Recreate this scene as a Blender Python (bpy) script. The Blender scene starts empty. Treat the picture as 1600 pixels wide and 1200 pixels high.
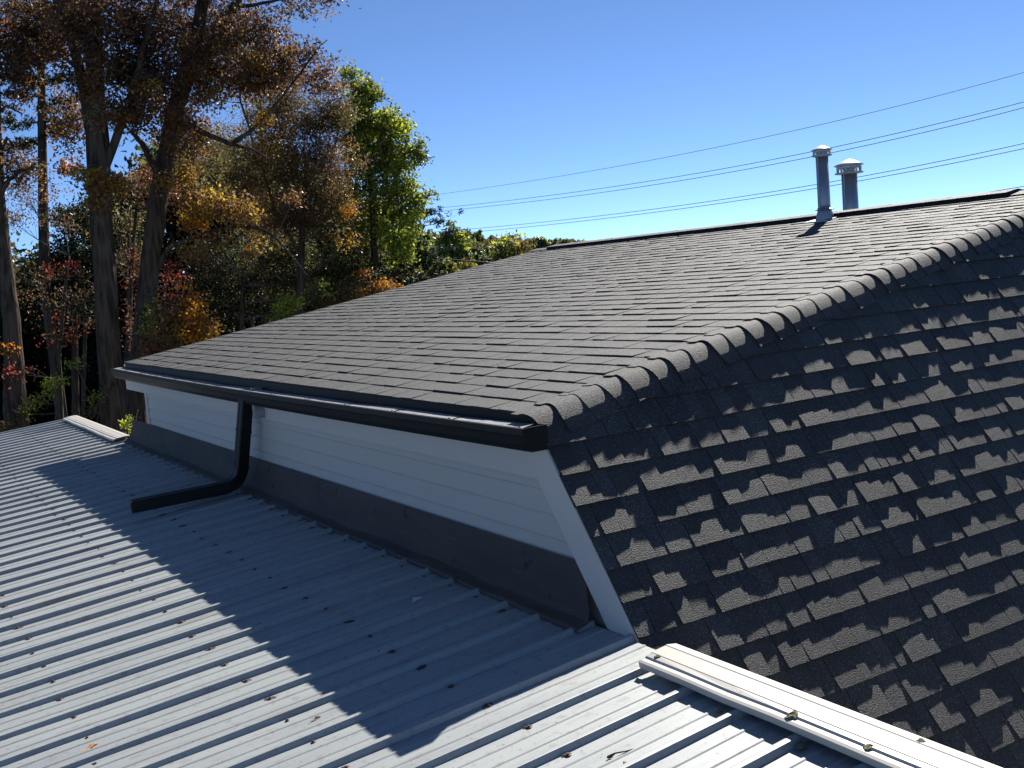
import bpy, math, random
import numpy as np
from mathutils import Vector

S = bpy.context.scene
COL = S.collection
random.seed(7); RNG = np.random.default_rng(7)
R = math.radians

# ------------------------------------------------------------------ camera
F_PX, CX, CY = 1675.93, 800.0, 600.0            # focal length in pixels of the 1600 x 1200 photograph
RT = np.array([0.84542228, -0.52801029, -0.08041325])
UP = np.array([0.1225964, 0.04530645, 0.99142193])
FW = np.array([0.51983775, 0.84802857, -0.10303524])
cam = bpy.data.cameras.new("camera"); cam.sensor_width = 36.0
cam.lens = 36.0 * F_PX / 1600.0; cam.clip_start = 0.05; cam.clip_end = 6000
co = bpy.data.objects.new("camera", cam); COL.objects.link(co)
from mathutils import Matrix
co.matrix_world = Matrix(((RT[0], UP[0], -FW[0], 0), (RT[1], UP[1], -FW[1], 0), (RT[2], UP[2], -FW[2], 0), (0, 0, 0, 1)))
S.camera = co

# ------------------------------------------------------------------ light
SUN = np.array([0.6642, 0.4342, 0.6118]); SUN /= np.linalg.norm(SUN)
SUN_EL = math.asin(SUN[2]); SUN_AZ = math.atan2(SUN[0], SUN[1])
world = bpy.data.worlds.new("World"); S.world = world; world.use_nodes = True
wn = world.node_tree; sky = wn.nodes.new('ShaderNodeTexSky'); sky.sky_type = 'NISHITA'
sky.sun_disc = False; sky.sun_elevation = SUN_EL; sky.sun_rotation = SUN_AZ
sky.altitude = 8000; sky.air_density = 1.2; sky.dust_density = 0.5; sky.ozone_density = 5.0
wn.links.new(sky.outputs[0], wn.nodes['Background'].inputs[0])
wn.nodes['Background'].inputs[1].default_value = 0.080
sl = bpy.data.lights.new("sun", 'SUN'); sl.energy = 5.0; sl.angle = R(0.5); sl.color = (1.0, 0.955, 0.88)
so = bpy.data.objects.new("sun", sl); COL.objects.link(so)
so.rotation_euler = Vector(SUN).to_track_quat('Z', 'Y').to_euler(); so.location = (8, 5, 12)
S.view_settings.view_transform = 'Standard'; S.view_settings.look = 'None'
S.view_settings.exposure = 0.87; S.view_settings.gamma = 1.0

GROUND = -4.6
def at(px, py, d):
    """world point seen at pixel (px,py) of the photograph, d metres in front of the camera"""
    return (FW + (px - CX) / F_PX * RT - (py - CY) / F_PX * UP) * d

# ------------------------------------------------------------------ mesh helpers
class MB:
    def __init__(s): s.v = []; s.f = []; s.m = []; s.c = []; s.sm = []
    def add(s, vs, fs, m=0, c=(.5, .5, .5), smooth=False):
        o = len(s.v); s.v.extend([tuple(map(float, p)) for p in vs])
        for f in fs: s.f.append(tuple(i + o for i in f)); s.m.append(m); s.c.append(c); s.sm.append(smooth)
    def box(s, a, b, m=0, c=(.5, .5, .5)):
        (x0, y0, z0), (x1, y1, z1) = a, b
        s.add([(x0,y0,z0),(x1,y0,z0),(x1,y1,z0),(x0,y1,z0),(x0,y0,z1),(x1,y0,z1),(x1,y1,z1),(x0,y1,z1)],
              [(0,3,2,1),(4,5,6,7),(0,1,5,4),(1,2,6,5),(2,3,7,6),(3,0,4,7)], m, c)
    def prism(s, poly, axis, a, b, m=0, c=(.5,.5,.5)):
        """closed polygon of 2-D points pushed along an axis; axis 'x': (y,z), 'y': (x,z)"""
        n = len(poly)
        def P(p, t): return (t, p[0], p[1]) if axis == 'x' else (p[0], t, p[1])
        s.add([P(p, a) for p in poly] + [P(p, b) for p in poly],
              [tuple(range(n)), tuple(range(2*n-1, n-1, -1))] + [(i, (i+1) % n, n+(i+1) % n, n+i) for i in range(n)], m, c)
    def loft(s, rings, closed=True, cap=True, m=0, c=(.5,.5,.5), smooth=False):
        n = len(rings[0]); vs = [p for r in rings for p in r]; fs = []
        for k in range(len(rings)-1):
            for i in range(n if closed else n-1):
                j = (i+1) % n; fs.append((k*n+i, k*n+j, (k+1)*n+j, (k+1)*n+i))
        if cap and closed: fs += [tuple(range(n-1, -1, -1)), tuple(range((len(rings)-1)*n, len(rings)*n))]
        s.add(vs, fs, m, c, smooth)
    def lathe(s, prof, centre, n=28, m=0, smooth=True, c=(.5,.5,.5)):
        """prof: (radius, z) pairs going round the +Z axis through centre"""
        rings = [[(centre[0]+r*math.cos(2*math.pi*i/n), centre[1]+r*math.sin(2*math.pi*i/n), centre[2]+z) for i in range(n)] for r, z in prof]
        s.loft(rings, True, True, m, c, smooth)
    def build(s, name, mats, parent=None):
        me = bpy.data.meshes.new(name); me.from_pydata(s.v, [], s.f)
        for m in (mats if isinstance(mats, (list, tuple)) else [mats]): me.materials.append(m)
        me.polygons.foreach_set('material_index', s.m); me.polygons.foreach_set('use_smooth', s.sm)
        a = me.color_attributes.new('tint', 'FLOAT_COLOR', 'CORNER')
        cols = np.repeat(np.array([(*c, 1.0) for c in s.c], dtype=np.float32), [len(f) for f in s.f], axis=0)
        a.data.foreach_set('color', cols.ravel()); me.update()
        return link(name, me, parent)
def link(name, me, parent=None):
    o = bpy.data.objects.new(name, me); COL.objects.link(o)
    if parent is not None:
        o.parent = parent; o.location = -Vector(world_loc(parent))
    return o
def world_loc(o):
    l = Vector(o.location)
    while o.parent: o = o.parent; l += Vector(o.location)
    return l
def tag(o, label=None, cat=None, group=None, kind=None):
    if label: o['label'] = label
    if cat: o['category'] = cat
    if group: o['group'] = group
    if kind: o['kind'] = kind
    return o
def thing(name, loc, label, cat, group=None):
    o = bpy.data.objects.new(name, None); COL.objects.link(o); o.location = loc; o.empty_display_size = .2
    return tag(o, label, cat, group)

# ------------------------------------------------------------------ materials
def mat(name, base, rough=.6, metal=0., spec=.5, noise=None, bump=None, tint=0., extra=None):
    """noise: list of (scale, detail, colour, amount lo, hi, stretch); bump: (scale, strength, distance, stretch)"""
    m = bpy.data.materials.new(name); m.use_nodes = True; nt = m.node_tree; N = nt.nodes; L = nt.links
    p = N['Principled BSDF']; p.inputs['Roughness'].default_value = rough; p.inputs['Metallic'].default_value = metal
    p.inputs['Specular IOR Level'].default_value = spec
    tc = N.new('ShaderNodeTexCoord')
    def coords(st):
        mp = N.new('ShaderNodeMapping'); mp.inputs['Scale'].default_value = st; L.new(tc.outputs['Object'], mp.inputs[0]); return mp.outputs[0]
    rgb = N.new('ShaderNodeRGB'); rgb.outputs[0].default_value = (*base, 1); cur = rgb.outputs[0]
    for (sc, det, colr, lo, hi, amt, st) in (noise or []):
        n = N.new('ShaderNodeTexNoise'); n.inputs['Scale'].default_value = sc; n.inputs['Detail'].default_value = det
        L.new(coords(st), n.inputs['Vector'])
        mr = N.new('ShaderNodeMapRange'); mr.inputs['From Min'].default_value = lo; mr.inputs['From Max'].default_value = hi
        mr.inputs['To Max'].default_value = amt; L.new(n.outputs[0], mr.inputs['Value'])
        mx = N.new('ShaderNodeMix'); mx.data_type = 'RGBA'; L.new(mr.outputs[0], mx.inputs['Factor'])
        L.new(cur, mx.inputs['A']); mx.inputs['B'].default_value = (*colr, 1); cur = mx.outputs['Result']
    if tint:
        a = N.new('ShaderNodeAttribute'); a.attribute_name = 'tint'
        mx = N.new('ShaderNodeMix'); mx.data_type = 'RGBA'; mx.blend_type = 'MULTIPLY'; mx.inputs['Factor'].default_value = tint
        L.new(cur, mx.inputs['A']); L.new(a.outputs['Color'], mx.inputs['B']); cur = mx.outputs['Result']
    L.new(cur, p.inputs['Base Color'])
    if bump:
        last = None
        for (sc, stg, dist, st, kind) in bump:
            if kind == 'v':
                n = N.new('ShaderNodeTexVoronoi'); n.feature = 'F1'; out = n.outputs['Distance']
            else:
                n = N.new('ShaderNodeTexNoise'); n.inputs['Detail'].default_value = 3; out = n.outputs[0]
            n.inputs['Scale'].default_value = sc; L.new(coords(st), n.inputs['Vector'])
            b = N.new('ShaderNodeBump'); b.inputs['Strength'].default_value = stg; b.inputs['Distance'].default_value = dist
            L.new(out, b.inputs['Height'])
            if last: L.new(last, b.inputs['Normal'])
            last = b.outputs[0]
        L.new(last, p.inputs['Normal'])
    return m
ONE = (1, 1, 1)
SHINGLE = mat('shingle_granules', (.030, .0303, .0312), .72, spec=.5,
    noise=[(150, 2, (.16, .16, .16), .52, .66, .7, ONE), (120, 1, (.018, .018, .020), .50, .66, .6, ONE), (.9, 5, (.075, .072, .066), .48, .72, .6, ONE), (2.2, 5, (.025, .025, .027), .52, .75, .5, ONE)],
    bump=[(240, 1.0, .0032, ONE, 'v'), (420, .6, .002, ONE, 'n')], tint=1.0)
BLACK = mat('black_gutter_paint', (.0045, .0048, .0055), .5, spec=.3, bump=[(9, .15, .004, (1, .3, 1), 'n')],
    noise=[(40, 4, (.02, .02, .02), .55, .8, .4, ONE)])
VENTBLACK = mat('black_vent_mesh', (.010, .010, .011), .8)
WHITE = mat('white_trim_paint', (.60, .56, .51), .5, noise=[(3, 4, (.55, .55, .54), .5, .8, .5, (1, .4, 1)), (120, 2, (.2, .19, .17), .70, .76, .6, ONE)])
SIDING = mat('white_vinyl_siding', (.56, .51, .45), .55, noise=[(2.5, 4, (.5, .51, .52), .45, .8, .5, (1, .25, 1))], bump=[(4, .2, .01, (1, .25, 1), 'n')])
FLASH = mat('brown_coil_flashing', (.085, .061, .046), .75, noise=[(6, 5, (.035, .032, .03), .4, .7, .7, (1, .3, 1)), (60, 3, (.11, .10, .09), .62, .72, .5, (1, .08, 1)), (9, 3, (.018, .02, .014), .66, .7, .9, ONE)],
    bump=[(6, .9, .02, (1, .35, 1), 'n'), (30, .3, .004, ONE, 'n')])
GUARD = mat('grey_gutter_guard', (.34, .34, .34), .45, metal=.3, noise=[(25, 4, (.16, .15, .14), .45, .7, .7, ONE)])
GALV = mat('galvanised_pipe', (.42, .42, .42), .42, metal=.75, noise=[(9, 4, (.40, .41, .44), .4, .7, .8, (1, 1, .3)), (40, 2, (.3, .3, .31), .6, .7, .4, ONE)], bump=[(5, .25, .01, (1, 1, .3), 'n')])
CAPG = mat('sunlit_galvanised_cap', (.72, .72, .70), .38, metal=.35, noise=[(14, 3, (.5, .49, .46), .5, .7, .6, ONE)])  # paler than the pipe metal: sun glare on the caps put into the colour
METAL = mat('weathered_galvalume', (.335, .36, .355), .52, metal=.18, spec=.5,
    noise=[(3.0, 6, (.26, .275, .285), .42, .72, .8, (.25, 2.5, 1)), (1.1, 4, (.35, .36, .345), .50, .75, .6, (.5, 1, 1)),
           (55, 3, (.24, .24, .235), .60, .72, .55, (.12, 1, 1)), (150, 1.5, (.05, .045, .04), .70, .73, .9, (.7, 1, 1)), (26, 5, (.22, .21, .20), .58, .68, .5, ONE), (7, 6, (.20, .17, .14), .62, .74, .55, (.3, 1.6, 1))],
    bump=[(2.2, .35, .02, (.35, 2.0, 1), 'n'), (40, .12, .002, (.2, 1, 1), 'n')])
CAPM = mat('pale_ridge_flashing', (.50, .48, .43), .45, metal=.05, noise=[(8, 5, (.52, .49, .43), .45, .7, .8, (1, .12, 1)), (60, 3, (.3, .28, .2), .68, .74, .7, ONE)], bump=[(6, .2, .006, (1, .3, 1), 'n')])
SCREWM = mat('rusty_screw', (.10, .07, .055), .7, metal=.4, noise=[(90, 2, (.22, .09, .04), .5, .7, .8, ONE)])
DEBRIS = mat('leaf_litter_bits', (.045, .035, .028), .9, noise=[(160, 2, (.16, .10, .06), .5, .7, .8, ONE)])
LICHEN = mat('lichen', (.13, .125, .07), .95, noise=[(120, 3, (.28, .27, .17), .45, .7, .8, ONE), (60, 2, (.04, .045, .02), .5, .7, .7, ONE)], bump=[(140, 1, .006, ONE, 'n')])
BARK = mat('oak_bark', (.105, .080, .060), .95, spec=.1, noise=[(9, 6, (.030, .023, .018), .42, .62, .9, (1.6, 1.6, .16)), (2, 4, (.15, .12, .095), .5, .75, .6, ONE)],
    bump=[(14, 1, .05, (1.5, 1.5, .16), 'n')])
TWIGM = mat('twig_bark', (.12, .105, .095), .9, spec=.1)
WIRE = mat('cable_rubber', (.035, .037, .042), .6)
GROUNDM = mat('leafy_ground', (.035, .045, .018), .95, noise=[(.05, 5, (.04, .06, .02), .4, .7, .8, ONE), (3, 5, (.06, .04, .022), .45, .7, .7, ONE)], spec=.0)
HILLM = mat('hill_soil', (.045, .055, .028), .95, noise=[(.05, 5, (.07, .06, .03), .4, .7, .8, ONE)])
def leafmat(name, gloss=.13):
    m = bpy.data.materials.new(name); m.use_nodes = True; nt = m.node_tree; N = nt.nodes; L = nt.links
    N.remove(N['Principled BSDF']); out = N['Material Output']
    a = N.new('ShaderNodeAttribute'); a.attribute_name = 'tint'
    d = N.new('ShaderNodeBsdfDiffuse'); t = N.new('ShaderNodeBsdfTranslucent'); g = N.new('ShaderNodeBsdfGlossy')
    g.inputs['Roughness'].default_value = .42; g.inputs['Color'].default_value = (.6, .6, .6, 1)
    br = N.new('ShaderNodeMix'); br.data_type = 'RGBA'; br.blend_type = 'MULTIPLY'; br.inputs['Factor'].default_value = 1
    br.inputs['B'].default_value = (1.25, 1.25, .8, 1); L.new(a.outputs['Color'], br.inputs['A'])
    L.new(a.outputs['Color'], d.inputs[0]); L.new(br.outputs['Result'], t.inputs[0])
    m1 = N.new('ShaderNodeMixShader'); m1.inputs[0].default_value = .5; L.new(d.outputs[0], m1.inputs[1]); L.new(t.outputs[0], m1.inputs[2])
    m2 = N.new('ShaderNodeMixShader'); fr = N.new('ShaderNodeFresnel'); fr.inputs[0].default_value = 1.45
    mul = N.new('ShaderNodeMath'); mul.operation = 'MULTIPLY'; mul.inputs[1].default_value = gloss; L.new(fr.outputs[0], mul.inputs[0])
    L.new(mul.outputs[0], m2.inputs[0]); L.new(m1.outputs[0], m2.inputs[1]); L.new(g.outputs[0], m2.inputs[2]); L.new(m2.outputs[0], out.inputs[0])
    return m
LEAF = leafmat('leaf')

# ================================================================== SETTING: ground and hills
def grid_sheet(name, x0, x1, y0, y1, nx, ny, zf, m):
    b = MB(); xs = np.linspace(x0, x1, nx); ys = np.linspace(y0, y1, ny)
    vs = [(x, y, zf(x, y)) for y in ys for x in xs]
    b.add(vs, [(j*nx+i, j*nx+i+1, (j+1)*nx+i+1, (j+1)*nx+i) for j in range(ny-1) for i in range(nx-1)], 0, smooth=True)
    return tag(b.build(name, m), kind='structure')
grid_sheet('ground', -3000, 3000, -3000, 3000, 3, 3, lambda x, y: GROUND, GROUNDM)
def hill_z(x, y):
    d = math.hypot(x, y); t = min(max((d - 90) / 330, 0), 1); t = t*t*(3-2*t)
    az = math.atan2(x, y); w = min(1, max(0, (.80 - az)/.28)) * min(1, max(0, (az + .6)/.6))
    return GROUND - 0.3 + 8.6*t*w + .5*math.sin(x*.03)*t
grid_sheet('hills', -300, 900, 60, 900, 50, 40, hill_z, HILLM)

# ================================================================== THE HOUSE
XE, ZE, S1 = 2.222, -0.556, 0.1661                 # eave line and pitch of the shallow slope
EXPO = 0.133                                        # shingle exposure
E0 = np.array([2.230, 3.490, -0.556]); HP = np.array([6.183, 3.956, 0.101])
def ridge_x(y): return 7.03 + (10.59 - y) * .012 if y > 6.66 else 7.077 + (6.66 - y) * .052
def hip_y(x): return 3.49 + .118 * (x - 2.23)
house = thing('house', (2.3, 3.0, GROUND), 'white sided house under the black shingle roof, standing against the metal roof', 'house')
# --- shingle courses
def shingles(b, P, nrm, courses, sub=(1, 1), bulge=0., gap=.0012, wlo=.075, whi=.21, flip=1, hi_t=.0085, lo_t=.0048, var=1.):
    """P(u,v): point of the plane, v up the slope; courses: (v, u0, u1) of each butt edge"""
    nrm = np.asarray(nrm)
    for (v, u0, u1) in courses:
        u = u0; hi = random.random() < .5
        wob = random.uniform(0, 6)
        while u < u1 - .005:
            w = random.uniform(wlo, whi)
            if not hi: w *= .8
            e = min(u + w, u1)
            h0 = (hi_t if hi else lo_t) * random.uniform(.75, 1.22); h1 = .0006
            hv = EXPO + .012; dv = (0 if hi else .001) + random.uniform(-.001, .001)
            sh = random.choice((.78, .9, 1., 1.08, 1.2)) * random.uniform(.94, 1.06); sh = 1+(sh-1)*var; tint = (sh, sh*.995, sh*.985)
            nu, nv = sub; vs = []
            cu = random.uniform(-1, 1); cv = random.uniform(.2, 1)
            for j in range(nv+1):
                for i in range(nu+1):
                    s_, t_ = i/nu, j/nv
                    h = h0*(1-t_) + h1*t_
                    if bulge: h += bulge*((cu*(s_-.5)*2 + .6*math.sin(3*(u+s_*(e-u))+wob+v*7))*(1-t_)**2*.8 + cv*4*t_*(1-t_)*math.sin(math.pi*s_)*.5)
                    vs.append(P(u+gap+s_*(e-u-2*gap), v+dv+t_*(hv-dv)) + nrm*max(h, .0004))
            fs = [(j*(nu+1)+i, j*(nu+1)+i+1, (j+1)*(nu+1)+i+1, (j+1)*(nu+1)+i) for j in range(nv) for i in range(nu)]
            if flip < 0: fs = [f[::-1] for f in fs]
            b.add(vs, fs, 0, tint, nu > 1)
            n0 = len(vs); lowv = [P(u+gap+i/nu*(e-u-2*gap), v+dv) - nrm*.004 for i in range(nu+1)]
            b.add(vs[:nu+1] + lowv, [(i, nu+1+i, nu+2+i, i+1) for i in range(nu)], 0, tuple(.6*c for c in tint))
            for k in (0, nu):
                side = [vs[j*(nu+1)+k] for j in range(nv+1)]
                b.add([side[0], side[-1], P(u+gap+k/nu*(e-u-2*gap), v+hv) - nrm*.004, P(u+gap+k/nu*(e-u-2*gap), v+dv) - nrm*.004], [(0, 1, 2, 3)], 0, tuple(.7*c for c in tint))
            u = e; hi = (not hi) if random.random() < .75 else hi
al = math.atan(S1); ca, sa = math.cos(al), math.sin(al)
def PL(u, v):                                       # shallow slope: u is world y
    x = XE + v*ca
    dip = 0
    return np.array([x, u, ZE + v*sa + dip])
b = MB(); cs = []
k = 0
while True:
    v = -.004 + k*EXPO; x = XE + v*ca
    if x > 7.24: break
    u1 = 10.655 - .014*(x-2.2) + random.uniform(-.004, .004)
    if x > 7.03: u1 = min(u1, 10.59 - (x-7.03)/.012 if x < 7.077 else 6.66 - (x-7.077)/.052)
    if u1 > hip_y(x)+.05: cs.append((v, hip_y(x)+.01, u1))
    k += 1
shingles(b, PL, (-sa, 0, ca), cs, wlo=.08, whi=.23, flip=-1, hi_t=.0078, lo_t=.0050, sub=(2, 1), bulge=.0012, var=.45)
pk_y = 4.08; PK = np.array([7.25, pk_y, ZE + S1*(7.25-XE)])
deck = [(2.235, hip_y(2.235)), (PK[0], PK[1]), (7.03, 10.585), (2.235, 10.645)]
top = [(x, y, ZE + S1*(x-XE) - .004) for x, y in deck]; bot = [(x, y, z-.022) for x, y, z in top]
b.add(top+bot, [(0, 1, 2, 3), (7, 6, 5, 4)] + [(i, 4+i, 4+(i+1) % 4, (i+1) % 4) for i in range(4)], 1)
slope = b.build('shallow_roof_slope', [SHINGLE, BLACK], house); tag(slope, 'broad sunlit shallow slope of grey shingles')
# --- steep slope
CD = np.array([1, -.00988, 0.]); CD /= np.linalg.norm(CD)
DN = np.array([.0508, 5.142, -3.953]); DN = -DN/np.linalg.norm(DN)    # outward normal of the steep slope
DD = np.cross(CD, DN); DD = DD if DD[2] < 0 else -DD                  # straight down the slope
def PD(u, v, clip=True):
    if clip and v > 0: v = min(v, max(0, HS*u - .012)) if u < PKu[0] else min(v, max(0, HS*(2*PKu[0]-u) - .012))
    return E0 + CD*u - DD*v                                 # v up the slope
vh = np.linalg.solve(np.stack([CD, -DD, DN], 1), HP-E0); HS = vh[1]/vh[0]     # hip slope in (u,v)
PKu = np.linalg.solve(np.stack([CD, -DD, DN], 1), PK-E0)
cs = []
for k in range(-20, 9):
    v = -(.150 + EXPO*k*1.0) if True else 0
    v = -.150 + -k*EXPO if k >= 0 else -.150 + (-k)*EXPO
    lo = -.012 + random.uniform(-.006, .006) if v < 0 else v/HS
    hi_ = 2*PKu[0] + .02 - (0 if v < 0 else v/HS)
    if hi_ > lo + .1: cs.append((v, lo, hi_))
for k in range(9, 19):
    cs.append((-.150 - k*EXPO, -.012, 2*PKu[0]+.02))
b = MB(); shingles(b, PD, DN, cs, sub=(4, 3), bulge=.0013, wlo=.07, whi=.19, hi_t=.0104, lo_t=.0074)
vb = -.150 - 18*EXPO - .0
cor = [PD(0, vb), PD(2*PKu[0], vb), PD(2*PKu[0], 0), PK, PD(0, 0)]
top = [p - DN*.004 for p in cor]; bot = [p - DN*.026 for p in cor]; n = 5
b.add(top+bot, [tuple(range(n)), tuple(range(2*n-1, n-1, -1))] + [(i, n+i, n+(i+1) % n, (i+1) % n) for i in range(n)], 1)
steep = b.build('steep_roof_slope', [SHINGLE, BLACK], house); tag(steep, 'steep dark slope of shingles raked by low sunlight')
# --- the slope hidden behind the ridge, and the far one
b = MB()
xr2 = 12.27
for poly in ([(7.25, pk_y), (xr2, 3.49), (xr2, 10.645), (7.03, 10.585)],):
    top = [(x, y, ZE + S1*(7.14-XE) - S1*(x-7.14) + .004) for x, y in poly]; bot = [(x, y, z-.03) for x, y, z in top]
    b.add(top+bot, [(0, 1, 2, 3), (7, 6, 5, 4)] + [(i, 4+i, 4+(i+1) % 4, (i+1) % 4) for i in range(4)], 0)
b.build('rear_roof_slope', SHINGLE, house)
# --- hip caps: folded shingles lapping up the hip
HD = (PK-E0); HL = np.linalg.norm(HD); HD /= HL
NL = np.array([-sa, 0, ca])
AL = np.cross(NL, HD); AL /= np.linalg.norm(AL); AL = AL if AL[1] > 0 else -AL       # across, on the shallow slope
BD = np.cross(DN, HD); BD /= np.linalg.norm(BD); BD = BD if BD[2] < 0 else -BD       # across, on the steep slope
b = MB(); ra, rho = .055, .115; NC = int(HL/EXPO)+1
for i in range(NC):
    t0 = -.035 + i*EXPO + random.uniform(-.006, .006)*(i > 0); L = EXPO + .03
    wl = .115 + random.uniform(-.006, .006); wd = .128 + random.uniform(-.016, .014)
    lift = .0075*random.uniform(.6, 1.5); curl = random.uniform(.2, 1.1); skew = random.uniform(-.02, .02)
    sh = random.choice((.82, .92, 1., 1.08, 1.18)); tint = (sh, sh*.995, sh*.98)
    rows = []; ns = 20
    for (tt, hh) in ((0, 1.), (.35, .72), (.7, .42), (1., .12)):
        row = []
        for j in range(ns+1):
            s_ = -wl + (wl+wd)*j/ns
            mix = min(max((s_+ra)/(rho+ra), 0), 1)
            nn = NL*(1-mix) + DN*mix; nn = nn/np.linalg.norm(nn)
            if s_ <= -ra: base = AL*(-s_)
            elif s_ >= rho: base = BD*s_
            else: base = AL*ra*(1-mix)**2 + BD*rho*mix**2 + (NL+DN)*.0175*2*mix*(1-mix)
            h = lift*hh + .0042
            if s_ > rho: h += (s_-rho)/(wd-rho)*.003*curl*hh
            row.append(E0 + HD*(t0 + tt*L + skew*max(0, s_)/wd + (.004*math.sin(s_*40+i) if tt == 0 else 0)) + base + nn*h)
        rows.append(row)
    b.loft(rows, False, False, 0, tint, True)
    th = []
    for j in range(ns+1):
        s_ = -wl + (wl+wd)*j/ns; mix = min(max((s_+ra)/(rho+ra), 0), 1); nn = NL*(1-mix)+DN*mix; nn /= np.linalg.norm(nn)
        th.append(rows[0][j] - nn*.0055)
    b.loft([rows[0], th], False, False, 0, tuple(.6*c for c in tint))
    for col in (0, ns):
        nn = NL if col == 0 else DN
        e1 = [r[col] for r in rows]; e2 = [r[col]-nn*.0055 for r in rows]; b.loft([e1, e2], False, False, 0, tint)
    und = [[p - (NL if j < ns//2 else DN)*.0055 for j, p in enumerate(r)] for r in rows]
    b.loft(und, False, False, 0, tint, True)
tag(b.build('hip_cap', SHINGLE, house), 'folded cap shingles lapping along the hip')
# --- ridge vent with its caps
b = MB(); rv = []
for y in np.arange(4.62, 10.24, .13):
    y2 = min(y+.13, 10.24); x = ridge_x(y); z = ZE + S1*(x-XE)
    b.prism([(x-.155, z-.022), (x-.150, z+.008), (x-.02, z+.028), (x+.15, z+.006), (x+.155, z-.02)], 'y', y, y2-.0005, 1)
    sh = random.choice((.6, .7, .8)); h = .006
    b.prism([(x-.158, z+.008), (x-.157, z+.012), (x-.02, z+.033+.003*random.random()), (x+.155, z+.012), (x+.155, z+.006), (x-.02, z+.0285)], 'y', y+.004, y2+.012, 0, (sh, sh, sh))
tag(b.build('ridge_vent', [SHINGLE, VENTBLACK], house), 'low black ridge vent under cap shingles')
b = MB()
for y in np.arange(10.245, 10.56, .13):
    x = ridge_x(y); z = ZE+S1*(x-XE)
    b.prism([(x-.15, z-.012), (x-.02, z+.014), (x+.13, z-.008), (x-.02, z+.007)], 'y', y, y+.12, 0, (1, 1, 1))
b.build('ridge_cap', SHINGLE, house); b = MB()
for y in np.arange(4.10, 4.6, .13):
    x = ridge_x(y); z = ZE+S1*(x-XE)
    b.prism([(x-.15, z-.012), (x-.02, z+.016), (x+.13, z-.008), (x-.02, z+.007)], 'y', y, y+.12, 0, (1, 1, 1))
b.build('ridge_cap', SHINGLE, house)
# --- walls
def rake_y(z): return 2.894 + (z + 1.339)/1.2808
b = MB()
laps = [-.800, -.862, -.957, -1.052, -1.147, -1.242, -1.337, -1.432]
for z0, z1 in zip(laps[:-1], laps[1:]):
    ya = rake_y(z1)+.10
    prof = [(2.266, z0), (2.262, z0-.002), (2.249, z1+.010), (2.251, z1+.003), (2.275, z1+.003), (2.275, z0)]
    b.prism(prof, 'y', ya, 10.02, 0)
tag(b.build('siding', SIDING, house), 'white lapped siding in the shade of the eave')
b = MB(); b.box((2.244, 10.02, -1.45), (2.275, 10.085, -.80)); b.box((2.275, 10.06, -1.45), (2.34, 10.085, -.80)); b.build('corner_trim', WHITE, house)
b = MB()                                           # fascia with a butt joint behind the downspout
b.box((2.228, 3.47, -.812), (2.248, 6.70, -.60)); b.box((2.2265, 6.70, -.815), (2.248, 10.72, -.578))
b.build('fascia_board', WHITE, house)
b = MB()
zt, zb = -.600, -1.47
b.prism([(rake_y(zt)-.005, zt), (rake_y(zt)+.10, zt), (rake_y(-.80)+.172, -.80), (rake_y(zb)+.172, zb), (rake_y(zb)-.005, zb)], 'x', 2.214, 2.240, 0)
tag(b.build('rake_board', WHITE, house), 'sloping white board along the edge of the steep slope')
b = MB()                                           # body under the roofs
b.prism([(10.06, GROUND), (10.06, -.60), (3.62, -.62), (rake_y(-2.6)+.14, -2.60), (rake_y(-2.6)+.14, GROUND)], 'x', 2.276, 12.2, 0)
b.prism([(2.28, -.60), (12.2, -.60), (7.14, ZE+S1*(7.14-XE)-.05)], 'y', 9.98, 10.06, 0)
b.build('wall', SIDING, house)
b = MB(); b.prism([(2.24, -.60), (2.24, -.75), (7.14, .04), (12.24, -.75), (12.24, -.60), (7.14, .22)], 'y', 10.60, 10.622, 0); b.build('gable_board', WHITE, house)
# --- flashing at the foot of the wall
b = MB()
def flash(y0, y1, off, c=(1, 1, 1)):
    ys = np.linspace(y0, y1, 26); rings = []
    for y in ys:
        w = .005*math.sin(y*3.1) + .004*math.sin(y*9+1) + .003*math.sin(y*17+2)
        pr = [(2.243, -1.104), (2.188, -1.250+w), (2.168, -1.283+w), (2.150, -1.290+w), (2.118, -1.2985+w*.6), (2.115, -1.313+w*.6)]
        pr = [(x-off, z+off*.4) for x, z in pr] + [(x+.002-off, z-.004+off*.4) for x, z in pr[::-1]]
        rings.append([(x, y + (max(0, z+1.285)*.60 if y < 3.3 else 0), z) for x, z in pr])
    b.loft(rings, True, True, 0)
flash(6.28, 10.62, 0.); flash(3.135, 6.40, .005)
tag(b.build('wall_flashing', FLASH, house), 'dull brown metal flashing at the foot of the white wall')
# --- gutter
def sag(y): return -.020*max(0, 1 - ((y-6.9)/3.7)**2) - .018*max(0, (y-3.4)/7.3)
GX = [(.105, 0), (.105, -.098), (.028, -.098), (.012, -.072), (.000, -.040), (-.006, -.030), (-.006, -.004), (.004, -.002), (.004, -.008), (-.001, -.012), (.003, -.032), (.006, -.042), (.018, -.073), (.032, -.093), (.100, -.093), (.100, 0)]
b = MB(); rings = []
for y in np.linspace(3.40, 10.78, 40): rings.append([(2.118+x, y, -.582+z+sag(y)) for x, z in GX])
b.loft(rings, True, True, 0)
gutter = b.build('gutter', BLACK, house); tag(gutter, 'long black eave gutter sagging slightly')
b = MB()
for y in (3.398, 10.782):
    b = MB(); pr = [(2.118+x, -.582+z+sag(y)) for x, z in GX[:8]]
    b.prism(pr, 'y', y-.002, y+.002, 0); b.build('gutter_end', BLACK, gutter)
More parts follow.
